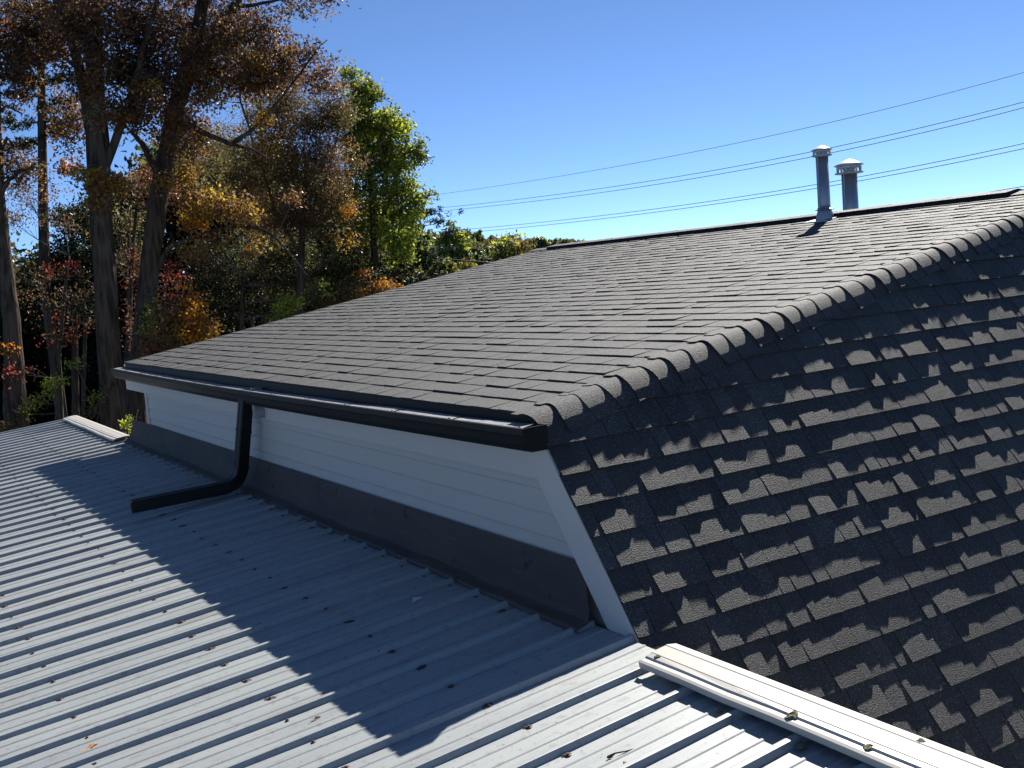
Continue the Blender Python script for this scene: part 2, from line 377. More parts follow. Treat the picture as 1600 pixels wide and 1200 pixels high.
for i in range(13):
    y0 = 3.43 + i*.565; y1 = min(y0+.545, 10.75); b = MB(); z = -.588
    if y1 - y0 < .1: continue
    dz0, dz1 = sag(y0), sag(y1); tl = random.uniform(-.003, .003)
    vs = [(2.126, y0, z+dz0), (2.198, y0+.02, z+.004+dz0+tl), (2.198, y1+.02, z+.004+dz1-tl), (2.126, y1, z+dz1)]
    b.add(vs + [(x, y, zz-.002) for x, y, zz in vs], [(3, 2, 1, 0), (4, 5, 6, 7), (0, 1, 5, 4), (1, 2, 6, 5), (2, 3, 7, 6), (3, 0, 4, 7)])
    b.lathe([(0, .003), (.005, .0025), (.006, 0)], (2.140, y0+.03, z+dz0+.001), 8, 1)
    b.build('gutter_guard', [GUARD, BLACK], gutter)
b = MB(); b.box((2.2235, 3.49, -.625), (2.228, 10.64, -.5625)); b.build('drip_edge', BLACK, house)
# --- downspout swept along its bend
def sweep(b, path, w, d, m=0, rnd=.18):
    pts = [np.array(p, float) for p in path]; rings = []; side = np.array([0, 1., 0])
    for i, p in enumerate(pts):
        t = pts[min(i+1, len(pts)-1)] - pts[max(i-1, 0)]; t /= np.linalg.norm(t)
        s_ = side - t*(side@t); s_ /= np.linalg.norm(s_); n_ = np.cross(t, s_)
        ring = []
        for (a, c_) in ((-1, -1+rnd), (-1, 1-rnd), (-1+rnd, 1), (-.25, 1), (-.2, .93), (.2, .93), (.25, 1), (1-rnd, 1), (1, 1-rnd), (1, -1+rnd), (1-rnd, -1), (.25, -1), (.2, -.93), (-.2, -.93), (-.25, -1), (-1+rnd, -1)):
            ring.append(p + s_*a*w/2 + n_*c_*d/2)
        rings.append(ring)
    b.loft(rings, True, True, m, smooth=False)
def arc(p0, pc, p1, n):                             # bend with corner pc
    return [(1-t)**2*np.array(p0) + 2*t*(1-t)*np.array(pc) + t*t*np.array(p1) for t in np.linspace(0, 1, n)]
b = MB(); pa = np.array([2.166, 6.865, -.670]); pcn = np.array([2.100, 6.99, -1.255]); pe = np.array([1.415, 7.095, -1.293])
d1 = (pcn-pa)/np.linalg.norm(pcn-pa); d2 = (pe-pcn)/np.linalg.norm(pe-pcn)
sweep(b, [pa, pa+d1*.25] + arc(pcn-d1*.13, pcn, pcn+d2*.13, 9) + [pcn+d2*.4, pe], .104, .076)
ds = b.build('downspout', BLACK, house); tag(ds, 'black downspout bending out over the metal roof')
for tt in (.22, .46):                              # crimped seams where the lengths slip together
    b = MB(); q = pa + d1*tt; sweep(b, [q, q+d1*.016], .110, .082); b.build('seam', BLACK, ds)
b = MB(); q = pcn + d2*.16; sweep(b, [q, q+d2*.014], .109, .081); b.build('seam', BLACK, ds)
b = MB(); b.box((2.160, 6.70, -.80), (2.2255, 6.745, -.60)); b.build('bracket', GUARD, ds)
# --- vent pipes
def vent_pipe(base, r, h, rc, boot, label):
    x, y, z = base; b = MB()
    n = 28; b.lathe([(r, -.25), (r, h)], (x, y, z), n, 0)
    b.box((x-r-.003, y-.006, z), (x-r+.004, y+.006, z+h*.98))
    p = b.build('vent_pipe', GALV, house); p['label'] = label
    hc = rc*1.02
    b = MB(); zt = z+h
    b.lathe([(r*.98, -.012), (rc*.97, -.004), (rc, .0), (rc*.97, .006), (r*1.05, .012)], (x, y, zt), n, 0)
    for q in range(14):                            # louvred band: posts between two rings
        a = 2*math.pi*q/14; cx_, cy_ = x+rc*.80*math.cos(a), y+rc*.80*math.sin(a)
        b.lathe([(rc*.055, .01), (rc*.055, hc*.42)], (cx_, cy_, zt), 6, 0)
    b.lathe([(rc*.80, hc*.30), (rc*.83, hc*.31), (rc*.83, hc*.52), (rc*.80, hc*.52)], (x, y, zt), n, 0)
    b.lathe([(r*.75, .0), (r*.75, hc*.45)], (x, y, zt), n, 0)
    b.lathe([(rc*1.0, hc*.50), (rc*1.03, hc*.53), (rc*.80, hc*.66), (rc*.45, hc*.83), (rc*.14, hc*.93), (0.001, hc*.95)], (x, y, zt), n, 0)
    b.build('rain_cap', CAPG, p)
    if boot:
        b = MB(); b.lathe([(r*1.0, .010), (r*1.48, 0), (r*1.50, -.004), (r*1.02, .018), (r*1.0, .030)], (x, y, z+.085), n, 0); b.build('storm_collar', GALV, p)
        b = MB(); rings = []
        for t, rr in ((0, 1.55), (.5, 1.35), (1, 1.06)):
            rings.append([(x+r*rr*math.cos(a), y+r*rr*math.sin(a), (z + S1*r*rr*math.cos(a))*(1-t) + (z+.085)*t) for a in np.linspace(0, 2*math.pi, n, endpoint=False)])
        b.loft(rings, True, False, 0, smooth=True)
        q = [(x-.10, y-.11), (x+.12, y-.11), (x+.12, y+.13), (x-.10, y+.13)]
        tp = [(a, c_, ZE+S1*(a-XE)+.011) for a, c_ in q]; b.add(tp + [(a, c_, zz-.008) for a, c_, zz in tp], [(0, 1, 2, 3), (7, 6, 5, 4)] + [(i, 4+i, 4+(i+1) % 4, (i+1) % 4) for i in range(4)])
        b.build('pipe_boot', GALV, p)
    return p
v1 = np.array([6.896, 6.155, 0.]); v1[2] = ZE + S1*(v1[0]-XE)
vent_pipe(v1, .050, .520, .083, True, 'slimmer galvanised vent pipe on the near side of the ridge')
v2 = at(1330, 340, 1.0); v2 = v2*(7.72/v2[0]); zr = ZE + S1*(7.14-XE) - S1*(7.72-7.14)
tp2 = at(1330, 270, 1.0); tp2 = tp2*(7.72/tp2[0])
vent_pipe((7.72, v2[1], zr), .068, tp2[2]-zr, .126, False, 'wider galvanised vent pipe behind the ridge')

# ================================================================== THE METAL ROOFED ANNEX
XM, ZM, S3, YR, PITCH = 2.106, -1.304, .0865, 2.7075, .2286
def crest_z(x): return ZM + S3*(x-XM)
RH = .0185
annex = thing('annex', (0, 5, GROUND), 'low annex with a ribbed galvanised metal roof beside the white wall', 'annex')
prof = []
for k in range(-25, 49):
    yc = YR + k*PITCH
    lap = .0016 if k % 4 == 1 else 0.            # side lap of two sheets
    prof += [(yc-.0175-lap, -RH), (yc-.0095-lap*.7, -.001+lap), (yc-.006, lap), (yc+.006, lap), (yc+.0095+lap*.7, -.001+lap), (yc+.0175, -RH)]
    for q in (1/3, 2/3):
        ym = yc + PITCH*q; prof += [(ym-.009, -RH), (ym-.004, -RH+.0032), (ym+.004, -RH+.0032), (ym+.009, -RH)]
prof = prof[:-8]
b = MB(); xs = [-4.0, -2, -.8, -.3] + list(np.linspace(0, 2.205, 28)); rings = []
for ix, x in enumerate(xs):
    ring = []
    for y, z in prof:
        wz = (.0016*math.sin(x*3.3+y*1.7) + .0010*math.sin(x*8.1+y*.9*5)) if z < -.015 else .0008*math.sin(x*4+y)
        ring.append((x, y + .0012*math.sin(x*2.2+y*.7), crest_z(x)+z+wz))
    rings.append(ring)
b.loft(rings, False, False, 0)
und = [[(x, y, z-.0012) for x, y, z in (rings[0][0], rings[0][-1])], [(x, y, z-.0012) for x, y, z in (rings[-1][0], rings[-1][-1])]]
roof = b.build('metal_roof', METAL, annex); tag(roof, 'ribbed metal roof sheets speckled with debris')
b = MB()                                           # one lap where an upper sheet rides over the lower one
b = MB(); xa, xb_ = -4.0, 2.2
b.prism([(xa+.15, GROUND), (xb_+.04, GROUND), (xb_+.04, crest_z(xb_)-.10), (xa+.15, crest_z(xa)-.10)], 'y', -2.9, 13.62, 0); b.build('wall', SIDING, annex)
def ridge_flash(y0, y1, lab):
    b = MB(); rings = []
    for y in np.linspace(y0, y1, 30):
        w = .0022*math.sin(y*4.3) + .0015*math.sin(y*13)
        pr = [(2.052, .001+w), (2.050, .019+w), (2.060, .023+w), (2.078, .024+w), (2.083, .030+w), (2.104, .0325), (2.107, .0345), (2.165, .041), (2.170, .0435), (2.212, .036), (2.218, -.03)]
        pr = [(x, z+ZM) for x, z in pr] + [(x+.001, z-.003+ZM) for x, z in pr[::-1]]
        rings.append([(x, y, z) for x, z in pr])
    b.loft(rings, True, True, 0); return tag(b.build('ridge_flashing', CAPM, roof), lab)
ridge_flash(-2.9, 2.70, 'sunlit white ridge flashing at the lower right'); ridge_flash(10.72, 13.52, 'far stretch of ridge flashing by the tree trunks')
b = MB(); b.box((2.095, -2.9, ZM-.05), (2.12, 2.69, ZM-.0225)); b.build('ridge_closure', VENTBLACK, roof); b = MB(); b.box((2.095, 10.73, ZM-.05), (2.12, 13.5, ZM-.0225)); b.build('ridge_closure', VENTBLACK, roof)
# --- screws in rows along the purlins
def blob(b, c, rx, ry, rz, m=0, n=10, seed=0, jag=.35):
    rr = random.Random(seed); rings = []
    for t in (0, .35, .7, 1.):
        ring = []
        for i in range(n):
            a = 2*math.pi*i/n; j = 1 + rr.uniform(-jag, jag); k = (1, .92, .62, .1)[int(t*3+.01)]
            ring.append((c[0]+rx*k*j*math.cos(a), c[1]+ry*k*j*math.sin(a), c[2]+rz*t*rr.uniform(.8, 1.1)))
        rings.append(ring)
    b.loft(rings, True, True, m)
screw_mesh = []
for s_ in range(4):
    b = MB(); b.lathe([(.0085, 0), (.0085, .0015), (.0055, .002)], (0, 0, 0), 12, 0); b.lathe([(.0042, .0015), (.0042, .006), (.003, .0068)], (0, 0, 0), 6, 0, False)
    if s_: blob(b, (.004*s_-.006, .006, -.001), .010+.004*s_, .006+.002*s_, .004, 1, 9, s_)
    o = b.build('screw', [SCREWM, DEBRIS], roof); screw_mesh.append(o.data); bpy.data.objects.remove(o)
spots = []
for x in (.520, 1.090, 1.590, 2.08):
    for k in range(-2, 47):
        y = YR + k*PITCH - .040 + random.uniform(-.006, .006)
        if x == 2.08 and 2.6 < y < 3.4: continue
        xx = x + random.uniform(-.012, .012); zz = crest_z(xx) - RH + .0005
        p = np.array([xx, y, zz]); dd = p@FW
        if dd < .5: continue
        u_ = CX+F_PX*(p@RT)/dd
        spots.append((p, float(np.linalg.norm(p)) + (50 if u_ < -40 else 0)))
spots.sort(key=lambda s_: s_[1])
for i, (p, _) in enumerate(spots[:100]):
    o = bpy.data.objects.new('screw', random.choice(screw_mesh)); COL.objects.link(o); o.parent = roof
    o.location = Vector(p) - world_loc(roof); o.rotation_euler = (0, 0, random.uniform(-.4, .4)); s_ = random.uniform(.8, 1.25); o.scale = (s_, s_, 1)
b = MB()
for p, _ in spots[100:]: blob(b, p, .012, .007, .005, 0, 7, int(p[1]*100))
tag(b.build('far_screws', DEBRIS, roof), kind='stuff')

# --- litter lying on the metal
def pan(x, y): return np.array([x, y, crest_z(x)-RH+.001])
def leaf_on(p, L, W, rot, colr, label, fold=.004, group=None):
    m = mat('fallen_leaf', colr, .8, noise=[(90, 3, tuple(c*.5 for c in colr), .5, .7, .8, ONE)])
    b = MB(); outl = [(-.5, 0), (-.38, .16), (-.30, .10), (-.15, .34), (-.05, .2), (.12, .42), (.2, .2), (.36, .26), (.5, 0), (.36, -.24), (.2, -.18), (.1, -.4), (-.05, -.2), (-.18, -.32), (-.30, -.1), (-.4, -.14)]
    vs = [(x*L, y*W, .002+fold*abs(y)*2+.003*math.sin(x*9)) for x, y in outl]; n = len(vs)
    b.add(vs + [(x, y, z-.0008) for x, y, z in vs] + [(0, 0, .001), (0, 0, .0002)],
          [(i, (i+1) % n, 2*n) for i in range(n)] + [(n+(i+1) % n, n+i, 2*n+1) for i in range(n)] + [(i, n+i, n+(i+1) % n, (i+1) % n) for i in range(n)])
    o = b.build('fallen_leaf', m); o.location = p; o.rotation_euler = (0, -math.atan(S3), rot); tag(o, label, 'leaf', group); return o
leaf_on(pan(.521, 3.72), .070, .026, .45, (.55, .27, .07), 'orange brown oak leaf lying on the metal roof near the lower left corner')
leaf_on(pan(1.656, 2.275), .040, .022, .2, (.62, .40, .10), 'small yellow leaf at the bottom edge of the metal roof')
leaf_on(pan(2.02, 2.50), .026, .018, 1.2, (.16, .07, .045), 'dark red brown curled leaf bit near the start of the ridge flashing', .012)
leaf_on(pan(2.03, 2.30), .024, .018, 2.2, (.20, .12, .05), 'brown leaf crumb against the second rib below the ridge flashing', .012)
leaf_on(pan(1.15, 3.28), .050, .008, .3, (.30, .19, .09), 'thin tan leaf stalk lying along a rib', .003)
b = MB(); vs = [(-.03, -.012, .002), (.03, .004, .010), (-.012, .016, .016)]
b.add(vs + [(x, y, z-.001) for x, y, z in vs], [(0, 1, 2), (5, 4, 3), (0, 3, 4, 1), (1, 4, 5, 2), (2, 5, 3, 0)])
o = b.build('paper_scrap', mat('pale_scrap', (.6, .62, .64), .6)); o.location = pan(1.90, 4.0); tag(o, 'small pale triangular scrap on the shaded part of the metal roof', 'scrap')
def tube(b, pts, rad, n=7, m=0, smooth=True, c=(.5, .5, .5)):
    pts = [np.array(p, float) for p in pts]; rings = []; ref = np.array([.31, .17, .93])
    for i, p in enumerate(pts):
        t = pts[min(i+1, len(pts)-1)] - pts[max(i-1, 0)]; t = t/(np.linalg.norm(t)+1e-9)
        a = np.cross(t, ref)
        if np.linalg.norm(a) < .1: a = np.cross(t, (1, 0, 0))
        a /= np.linalg.norm(a); c_ = np.cross(t, a); r = rad[i] if hasattr(rad, '__len__') else rad
        rings.append([p + r*(a*math.cos(2*math.pi*k/n) + c_*math.sin(2*math.pi*k/n)) for k in range(n)])
    b.loft(rings, True, True, m, c, smooth)
b = MB(); tube(b, [(-.035, 0, .003), (-.02, .003, .006), (.01, .001, .005), (.04, .006, .004)], [.0045, .0025, .002, .001]); blob(b, (-.038, 0, 0), .008, .007, .007, 0, 8, 5)
o = b.build('twig', DEBRIS); o.location = pan(1.69, 2.33); o.rotation_euler = (0, 0, -.2); tag(o, 'short black twig lying on the metal roof near the bottom edge', 'twig')
for i, (x, y, z, r, lab) in enumerate([(2.085, 2.06, ZM+.026, .022, 'mossy lichen clump on the ridge flashing above the third rib end'),
        (2.085, 1.80, ZM+.026, .017, 'round lichen clump on the ridge flashing nearest the bottom corner'),
        (2.030, 1.985, ZM-RH, .016, 'brown lichen crumb on the metal just below the ridge flashing'),
        (2.180, 1.72, ZM+.040, .013, 'faint lichen patch on the far edge of the ridge flashing'),
        (2.10, 2.66, ZM+.028, .016, 'lichen crust at the broken end of the ridge flashing'),
        (2.00, 1.77, ZM-RH, .010, 'tiny dark lichen bit beside the last rib')]):
    b = MB(); blob(b, (0, 0, 0), r, r*.85, r*.55, 0, 12, i+3, .3); blob(b, (r*.8, r*.5, 0), r*.5, r*.6, r*.4, 0, 9, i+13, .3)
    o = b.build('lichen_clump', LICHEN); o.location = (x, y, z); tag(o, lab, 'lichen')

# ================================================================== WIRES
def wire(pts, d0, d1, r, label, group=None, x0=640, x1=1720):
    """catenary through three photographed points; distance runs from d0 at x=675 to d1 at x=1600"""
    (a, fa), (bb, fb), (c, fc) = pts
    A = np.polyfit([p[0] for p in pts], [p[1] for p in pts], 2); P3 = []
    for px in np.linspace(x0, x1, 40):
        t = (px-675)/925; inv = (1-t)/d0 + t/d1; P3.append(at(px, np.polyval(A, px), 1/inv))
    b = MB(); tube(b, P3, [r]*len(P3), 6); o = b.build('power_line', WIRE); tag(o, label, 'power line', group)
wire([(675, 305), (1130, 228), (1600, 113)], 110, 48, .014, 'topmost single overhead wire crossing the sky')
wire([(675, 326), (1130, 263.6), (1600, 159)], 105, 46, .017, 'upper wire of the middle pair, second from the top of the sky')
wire([(675, 331), (1130, 271), (1600, 168)], 105, 46, .017, 'lower wire of the middle pair, passing just under the slimmer pipe cap')
wire([(713, 359.6), (1130, 311.5), (1600, 224)], 105, 46, .017, 'upper wire of the lowest pair, crossing behind both vent pipes')
wire([(745, 362), (1130, 317), (1600, 232)], 105, 46, .017, 'lower wire of the lowest pair, crossing behind both vent pipes')
wire([(1300, 340), (1509, 306), (1600, 291)], 105, 46, .017, 'lone wire just above the ridge at the right edge', None, 1250, 1720)
wire([(655, 401), (720, 407), (800, 412)], 34, 33, .022, 'thick dark cable sloping in front of the far trees', None, 560, 1000)

# ================================================================== TREES
PAL = dict(
    brown=[(.16, .085, .060), (.20, .105, .070), (.13, .078, .062), (.24, .155, .10), (.12, .085, .072)],
    rust=[(.25, .125, .070), (.21, .11, .065), (.28, .155, .08), (.16, .09, .062), (.24, .185, .10)],
    gold=[(.46, .29, .05), (.40, .23, .045), (.50, .35, .07), (.32, .20, .045)],
    orange=[(.50, .19, .025), (.42, .13, .02), (.55, .28, .04)],
    red=[(.28, .05, .045), (.20, .045, .04), (.32, .09, .06), (.12, .045, .035), (.10, .05, .035)],
    ygreen=[(.46, .50, .08), (.36, .42, .07), (.54, .54, .09), (.24, .30, .05), (.18, .22, .05)],
    green=[(.14, .18, .05), (.11, .15, .05), (.19, .22, .06), (.22, .22, .07), (.30, .32, .07)],
    olive=[(.12, .12, .06), (.09, .095, .05), (.16, .15, .075), (.17, .13, .07)],
    dark=[(.016, .024, .012), (.022, .028, .014), (.03, .026, .014), (.012, .018, .011)],
    silver=[(.17, .20, .16), (.13, .16, .14), (.21, .23, .18)],
    pine=[(.022, .045, .028), (.03, .055, .034), (.016, .034, .024)])
def leaf_mesh(name, centres, normals_up, size, cols, aspect=.55):
    n = len(centres); c = np.asarray(centres)
    d1 = RNG.normal(size=(n, 3)); d1[:, 2] -= .5; d1 /= np.linalg.norm(d1, axis=1)[:, None]
    d2 = np.cross(d1, RNG.normal(size=(n, 3)) + np.array([0, 0, normals_up])); d2 /= np.linalg.norm(d2, axis=1)[:, None]+1e-9
    nn = np.cross(d1, d2); s = size*RNG.uniform(.55, 1.25, size=(n, 1)); fold = RNG.uniform(.05, .35, size=(n, 1))
    v = np.stack([c - d1*s*.5, c + d2*s*aspect*.5 + d1*s*.05 + nn*s*fold, c + d1*s*.5, c - d2*s*aspect*.5 + d1*s*.05 + nn*s*fold], 1).reshape(-1, 3)
    me = bpy.data.meshes.new(name); me.vertices.add(4*n); me.vertices.foreach_set('co', v.astype(np.float32).ravel())
    base = np.arange(n)*4; tri = np.stack([base, base+1, base+2, base, base+2, base+3], 1).ravel()
    me.loops.add(6*n); me.loops.foreach_set('vertex_index', tri.astype(np.int32))
    me.polygons.add(2*n); me.polygons.foreach_set('loop_start', np.arange(2*n, dtype=np.int32)*3)
    me.update(calc_edges=True)
    a = me.color_attributes.new('tint', 'FLOAT_COLOR', 'CORNER')
    cc = np.concatenate([np.asarray(cols), np.ones((n, 1))], 1); a.data.foreach_set('color', np.repeat(cc, 6, axis=0).astype(np.float32).ravel())
    me.materials.append(LEAF); me.validate(); return me
def tree(name, label, cat, d, trunk, limbs=(), blobs=(), leaf=.075, per=14, clr=.20, twigs=.006, group=None, flat=1., ext=True, up=1.2, bark=None, aspect=.55):
    """trunk/limbs: (px, py, half width px[, depth offset]); blobs: (px, py, rx, ry, depth offset, clusters, palette[, half depth m])"""
    k0 = 1.28 if d < 30 and d > 14 else 1.; d *= k0; leaf *= k0*.84; clr *= k0
    sc = d/F_PX
    def W(p): return at(p[0], p[1], d + (p[3] if len(p) > 3 else 0)*k0)
    tp = [W(p) for p in trunk]; tr = [p[2]*sc for p in trunk]
    if ext:
        foot = tp[0] + (tp[0]-tp[1])/max(1e-6, (tp[1]-tp[0])[2])*(tp[0][2]-GROUND); foot = np.array([tp[0][0]*.9+foot[0]*.1, tp[0][1]*.9+foot[1]*.1, GROUND-.1])
        tp = [foot] + tp; tr = [tr[0]*1.3] + tr
    root = thing(name, tp[0], label, cat, group)
    b = MB()
    def rough(pts, rads, amp):                      # subdivide and roughen a limb
        P, Q = [], []
        for i in range(len(pts)-1):
            m = max(2, int(np.linalg.norm(pts[i+1]-pts[i])/.35))
            for j in range(m):
                t = j/m; P.append(pts[i]*(1-t)+pts[i+1]*t + RNG.normal(size=3)*rads[i]*amp*(0 if j == 0 and i == 0 else 1)); Q.append(rads[i]*(1-t)+rads[i+1]*t)
        P.append(pts[-1]); Q.append(rads[-1]); return P, Q
    P, Q = rough(tp, tr, .06); tube(b, P, Q, 12); nodes = list(P[1:]); nr = list(Q[1:])
    for lb in limbs:
        lp = [W(p) for p in lb]; lr = [p[2]*sc for p in lb]; P, Q = rough(lp, lr, .12); tube(b, P, Q, 8); nodes += P; nr += Q
    cen, col = [], []; tb = b; TW = 1
    for bl in blobs:
        px, py, rx, ry, dd, nc, pal = bl[:7]; c0 = at(px, py, d+dd*k0); a = rx*sc; h = ry*sc; dep = bl[7]*k0 if len(bl) > 7 else max(a, h)*.9
        arr = np.array(nodes); dist = np.linalg.norm(arr-c0, axis=1) + np.maximum(0, (arr-c0)[:, 2])*.8; j = int(np.argmin(dist)); st = arr[j]
        mid = (st+c0)/2 + RNG.normal(size=3)*.05*np.linalg.norm(c0-st) + np.array([0, 0, -.05])
        r0 = min(nr[j]*.5, .012+.012*np.linalg.norm(c0-st)); br = arc(st, mid, c0, 7); tube(tb, br, list(np.linspace(r0, .006, 7)), 5, TW)
        palette = [PAL[p] for p in pal.split('+')]
        for q in range(nc):
            vdir = RNG.normal(size=3); vdir /= np.linalg.norm(vdir); rad = RNG.uniform(0, 1)**.45 * (1 + .18*math.sin(3*vdir[0]*4+px)+.12*RNG.normal())
            pos = c0 + RT*vdir[0]*a*rad + UP*vdir[1]*h*rad*flat + FW*vdir[2]*dep*rad
            if RNG.random() < twigs*100*.55:
                s0 = br[RNG.integers(2, 7)]; m2 = (s0+pos)/2 + RNG.normal(size=3)*.06
                tube(tb, [s0, m2, pos], [.0042, .003, .0014], 3, TW)
            pl = palette[RNG.integers(len(palette))]; base = np.array(pl[RNG.integers(len(pl))])*RNG.uniform(.75, 1.2)
            if pl is PAL['gold'] and RNG.random() < .45: base = np.array(PAL['rust'][RNG.integers(5)])
            k = max(3, int(per*(1.9 if d < 22 else 2.2 if d < 38 else 1.3)*RNG.uniform(.5, 1.5)))
            off = RNG.normal(size=(k, 3))*clr*.55*np.array([1, 1, .7])
            cen.append(pos+off); col.append(np.clip(base*RNG.uniform(.75, 1.25, size=(k, 1)), 0, 1))
    b.build('trunk', [bark or BARK, TWIGM], root)
    if cen:
        me = leaf_mesh('crown', np.concatenate(cen), up, leaf, np.concatenate(col), aspect); link('crown', me, root)
    return root

# big brown oak, centre left
tree('oak_tree', 'tall oak with a straight grey trunk, brown leaves and a yellow tuft on the trunk', 'tree', 15.6,
     [(182, 700, 21), (172, 560, 18), (164, 420, 17), (157, 300, 17), (152, 220, 18), (149, 130, 13), (147, 40, 12), (146, -80, 10), (150, -260, 7), (155, -420, 3)],
     [[(157, 250, 13), (140, 180, 9), (124, 110, 8.5), (108, 50, 8), (94, -10, 7), (80, -120, 5), (70, -260, 2)],
      [(158, 275, 8), (178, 225, 7), (197, 180, 6.5), (212, 130, 6), (222, 80, 4.5), (243, 10, 3), (260, -80, 2)],
      [(148, 80, 8), (128, 48, 6), (110, 15, 5), (92, -40, 3)], [(212, 125, 3.5), (190, 115, 3), (165, 92, 2)],
      [(124, 110, 3), (95, 85, 2.5), (60, 90, 2), (20, 70, 1.2)]],
     [(60, 40, 70, 60, .3, 150, 'brown'), (20, 100, 50, 50, -.2, 70, 'brown'), (130, 30, 60, 55, -.6, 110, 'brown+rust'), (215, 40, 65, 55, .2, 130, 'brown'),
      (190, 110, 50, 45, .3, 85, 'brown+olive'), (240, 110, 45, 50, .3, 80, 'brown'), (110, 190, 35, 55, .8, 45, 'brown'), (205, 175, 45, 40, 0, 70, 'rust+brown'),
      (158, 170, 22, 45, -.6, 16, 'brown+rust', .2), (150, 70, 26, 50, -.6, 34, 'brown', .3), (110, 110, 26, 40, -.5, 18, 'brown', .3), (150, -80, 150, 80, 0, 170, 'brown'), (120, -230, 130, 90, 0, 110, 'brown'), (60, -130, 80, 70, 0, 70, 'brown'),
      (160, 288, 24, 20, -.45, 24, 'gold', .2), (150, 312, 12, 14, -.45, 9, 'gold', .1), (182, 287, 13, 10, -.4, 9, 'orange+gold', .1), (130, 272, 12, 9, -.4, 7, 'gold', .1),
      (133, 138, 13, 12, -.3, 7, 'gold+orange', .1), (194, 185, 14, 13, -.2, 8, 'gold', .1), (228, 135, 16, 10, -.2, 6, 'gold', .1), (153, 118, 6, 6, -.3, 3, 'gold', .1), (18, 45, 7, 6, -.3, 2, 'orange', .1), (100, 262, 14, 12, 0, 8, 'orange+brown', .2)],
     leaf=.078, per=15, clr=.17, group='large oaks behind the metal roof')
# leaning oak right of it
tree('oak_tree', 'leaning oak whose dark trunk forks high up, gold and rust leaves round it', 'tree', 16.6,
     [(212, 700, 19), (219, 560, 17), (233, 430, 15), (246, 320, 15), (258, 250, 13), (270, 180, 13), (288, 128, 14), (302, 85, 11), (313, 30, 10), (322, -40, 8), (330, -200, 5), (335, -340, 2)],
     [[(292, 122, 10), (325, 85, 9), (348, 45, 8.5), (368, 5, 8), (385, -60, 6), (400, -180, 3)],
      [(252, 275, 8), (236, 250, 6), (222, 225, 4.5), (205, 205, 3)],
      [(272, 190, 6), (300, 198, 5), (330, 212, 4.5), (362, 225, 4.5), (392, 205, 3), (430, 165, 2.1), (465, 120, 1.5), (500, 72, .9), (512, 62, .5)],
      [(362, 225, 3), (392, 233, 2.5), (420, 248, 1.5)], [(338, 68, 5), (360, 12, 3.5), (395, 8, 3), (425, 2, 2), (470, -8, 1.4), (525, 2, .8)], [(392, 205, 2), (376, 160, 1.6), (372, 120, 1)],
      [(232, 440, 7), (265, 385, 4.5), (310, 368, 4), (370, 352, 3.5), (400, 355, 3), (430, 370, 2), (455, 400, 1.5), (480, 430, 1)], [(330, 366, 2), (350, 395, 1.5), (372, 425, 1.2), (395, 445, .8)]],
     [(290, 40, 50, 60, .3, 95, 'brown'), (345, 60, 55, 60, .3, 110, 'brown'), (400, 50, 50, 50, .2, 90, 'brown'), (430, 110, 50, 45, .2, 85, 'brown+rust'),
      (330, 130, 55, 45, .3, 85, 'rust+brown'), (390, 120, 55, 40, .2, 75, 'rust'), (255, 150, 30, 45, .3, 38, 'rust+brown'), (480, 90, 40, 30, .1, 26, 'brown'), (505, 125, 30, 22, 0, 22, 'brown+rust'),
      (290, 210, 50, 45, .4, 85, 'rust'), (350, -60, 120, 70, 0, 130, 'brown'), (370, -180, 110, 80, 0, 80, 'brown'), (460, 10, 30, 18, 0, 8, 'brown'), (515, 0, 28, 14, 0, 8, 'brown'), (470, -15, 60, 20, 0, 20, 'brown'),
      (276, 190, 24, 40, -.6, 26, 'rust+brown', .2), (305, 90, 26, 40, -.6, 34, 'brown+rust', .3), (355, 40, 26, 40, -.6, 24, 'brown', .3), (300, 110, 25, 18, -.4, 10, 'gold', .2), (345, 75, 18, 14, -.4, 7, 'gold', .2), (400, 105, 22, 16, -.3, 12, 'gold+rust', .2), (270, 190, 14, 20, -.3, 9, 'gold+orange', .2), (325, 150, 24, 20, -.3, 10, 'gold+rust', .3),
      (318, 315, 22, 26, -.4, 22, 'gold', .3), (350, 322, 38, 22, -.4, 36, 'gold+rust', .3), (300, 345, 22, 16, -.3, 14, 'gold+orange', .3), (292, 270, 12, 22, -.3, 16, 'gold', .2), (250, 280, 10, 12, -.4, 7, 'gold', .1),
      (385, 330, 26, 18, -.2, 16, 'gold+rust', .3), (395, 388, 12, 12, -.3, 8, 'orange+gold', .15), (330, 375, 40, 18, -.1, 16, 'gold+rust', .3), (460, 305, 9, 11, -.3, 4, 'gold+rust', .1), (405, 188, 14, 8, -.2, 5, 'orange+gold', .15), (300, 395, 30, 16, 0, 12, 'gold+rust'), (275, 225, 16, 10, -.3, 6, 'rust+gold', .2)],
     leaf=.075, per=15, clr=.17, group='large oaks behind the metal roof')
